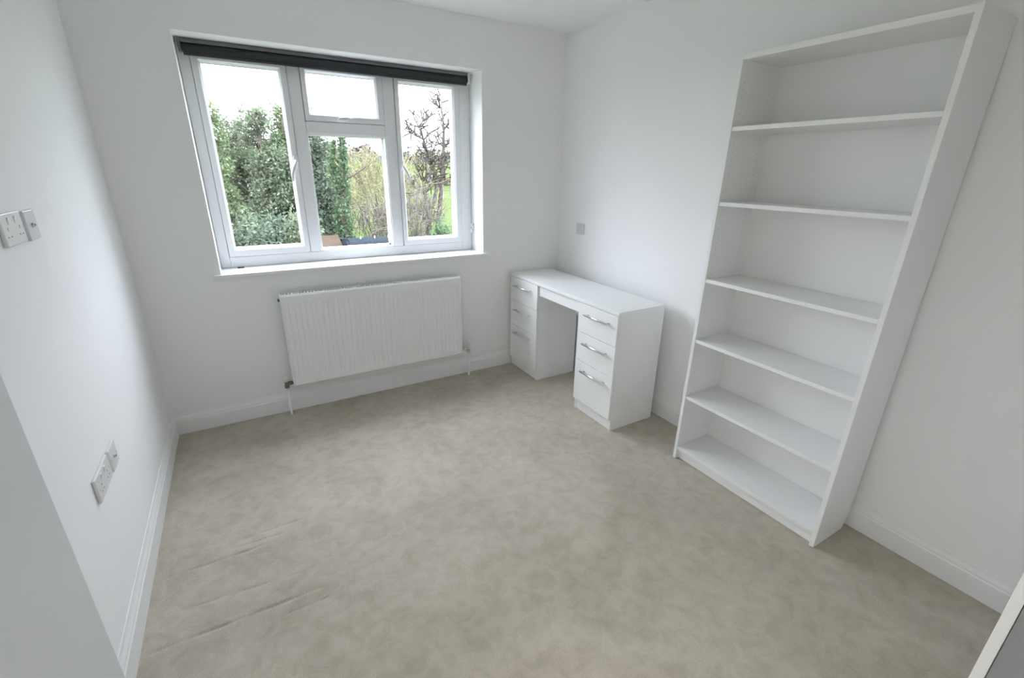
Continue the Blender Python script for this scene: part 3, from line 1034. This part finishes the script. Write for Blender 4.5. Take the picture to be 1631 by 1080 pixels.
# forked bare tree in the right pane
r = np.random.default_rng(41)
bt = thing('bare_tree', 'bare forked tree standing against the sky in the right pane', 'tree', (9.25, 20, GZ))
bm = nb()
sA = [(9.05, 20, GZ - .1), (9.08, 20, -1.6), (9.12, 20, -.55), (8.95, 20, .4), (8.90, 20, 1.0)]
sA2 = [(9.12, 20, -.55), (9.45, 20, 0.0), (9.62, 20, .7), (9.55, 20, 1.5), (9.25, 20, 2.2), (9.05, 20, 2.9), (8.85, 20, 3.45)]
sB = [(9.50, 20, GZ - .1), (9.58, 20, -1.5), (9.75, 20, -.3), (9.92, 20, .8), (9.98, 20, 1.7), (10.10, 20, 2.6), (10.12, 20, 3.4), (10.05, 20, 4.3)]
tube(bm, sA, [.15, .13, .12, .06, .03], 7)
tube(bm, sA2, [.10, .095, .09, .08, .07, .055, .035], 7)
tube(bm, sB, [.16, .14, .125, .11, .095, .08, .06, .035], 7)
obj('trunk', bm, 'bark_pale', bt)
bm = nb()
for pts, lo in ((sA2, 2), (sB, 3), (sA, 3)):
    for p in pts[lo:]:
        for k in range(6):
            a = r.random() * 6.28
            limb(bm, r, p, (math.cos(a), math.sin(a) * .5, .6), .72, .048, 1, .8, .08, 3, .26, 4, .036, 4)
tube(bm, [(10.0, 20, 1.9), (10.35, 19.9, 2.3), (10.65, 19.8, 2.75)], [.05, .04, .02], 6)
tube(bm, [(9.25, 20, 2.2), (8.7, 20, 2.45), (8.15, 20, 2.3)], [.04, .03, .012], 6)
limb(bm, r, (8.15, 20, 2.3), (-1, 0, .1), .6, .012, 1, .5, .05, 3, .2, 3, .006, 4)
tube(bm, [(8.95, 20, .4), (9.4, 19.9, .75), (9.9, 19.9, 1.2), (10.3, 19.9, 1.4)], [.04, .035, .03, .015], 6)
obj('branches', bm, 'branch_wood', bt)['kind'] = 'stuff'
r = np.random.default_rng(42)
b2 = thing('bare_tree', 'slender bare tree standing farthest right, hidden by the window reveal', 'tree', (13.2, 21, GZ))
bm = nb(); p_ = trunk_mesh(bm, 13.2, 21, GZ - .1, 3.2, .15, .03, r); obj('trunk', bm, 'bark_pale', b2)
bm = nb()
for p in p_[3:]:
    for k in range(3):
        a = r.random() * 6.28
        limb(bm, r, p, (math.cos(a), math.sin(a), .5), 1.0, .022, 2, .6, .06, 3, .22, 4, .012, 4)
obj('branches', bm, 'branch_wood', b2)['kind'] = 'stuff'

# distant hedgerow trees and the wooded rise beyond the field
r = np.random.default_rng(51)
V, Fq, o = [], [], 0
parts = []
for k in range(90):
    x = -45 + 2.3 * k + r.normal() * .8
    y = 118 + r.normal() * 5
    hh = 3.0 + 2.2 * r.random()
    parts.append(leaf_cloud(r, 170, (x, y, terr(x, y) + hh * .5), (2.2, 2.0, hh * .5), .50, 10))
for k in range(60):
    x = 2 + 1.0 * k + r.normal() * .5
    y = 62 + r.normal() * 2
    hh = 1.4 + .7 * r.random()
    parts.append(leaf_cloud(r, 90, (x, y, terr(x, y) + hh * .5), (1.0, .8, hh * .5), .22, 8))
V, Fq = merge(parts)
o = raw('distant_woodland', V, Fq, 'wood_far')
tag(o, 'brown leafless hedgerows and woods across the far field', 'woodland', kind='stuff')
vs, fs = [], []
cx_ = [-150 + 12 * i for i in range(40)]
for j, y in enumerate((180, 200, 230, 270, 330)):
    for x in cx_:
        hgt = (0, 5.5, 7.8, 8.6, 7.0)[j] + (0 if j == 0 else 1.3 * math.sin(x * .021 + 1) + .6 * math.sin(x * .067))
        vs.append((x, y, -1.0 + hgt))
for j in range(4):
    for i in range(len(cx_) - 1):
        a = j * len(cx_) + i
        fs.append((a, a + 1, a + 1 + len(cx_), a + len(cx_)))
paint('hill_wood', (0.034, 0.036, 0.038), 0.95, 0, 1, 0.25, spec=0.0)
struct(raw('hills', vs, fs, 'hill_wood', smooth=True), 'pale grey wooded hills on the horizon', 'hills')

# garage with dark felt roof and tan lean-to, just below the window view
ga = thing('garage', 'dark felt-roofed garage at the foot of the middle pane', 'garage', (5.4, 10.0, GZ))
bm = nb(); box(bm, 2.95, 4.45, 8.75, 11.3, GZ, -.66); obj('wall', bm, 'shed_wall', ga)
bm = nb()
prism(bm, [(8.55, -.70), (9.0, -.20), (9.15, -.13), (11.2, -.40), (11.5, -.58), (11.5, -.68)], 'x', 2.86, 4.55)
bmesh.ops.bevel(bm, geom=[e_ for e_ in bm.edges if abs(e_.verts[0].co.x - e_.verts[1].co.x) < 1e-4], offset=.05, segments=2, affect='EDGES')
obj('roof', bm, 'roof_felt', ga)
for x in [3.22 + .36 * i for i in range(4)]:
    bm = nb(); cyl(bm, (x, 9.12, -.150), (x, 9.10, -.09), .024, .018, 8)
    obj('roof_clip', bm, 'white_cap', ga)
sh = thing('shed', 'tan-roofed shed left of the dark garage roof', 'shed', (2.2, 10.2, GZ))
bm = nb(); prism(bm, [(9.1, GZ), (11.0, GZ), (11.0, -.58), (10.1, -.22), (9.1, -.58)], 'x', 2.08, 2.78); obj('wall', bm, 'shed_wall', sh)
bm = nb(); prism(bm, [(8.95, -.56), (10.1, -.14), (11.15, -.54), (11.15, -.60), (10.1, -.20), (8.95, -.62)], 'x', 2.02, 2.84); obj('roof', bm, 'roof_tan', sh)
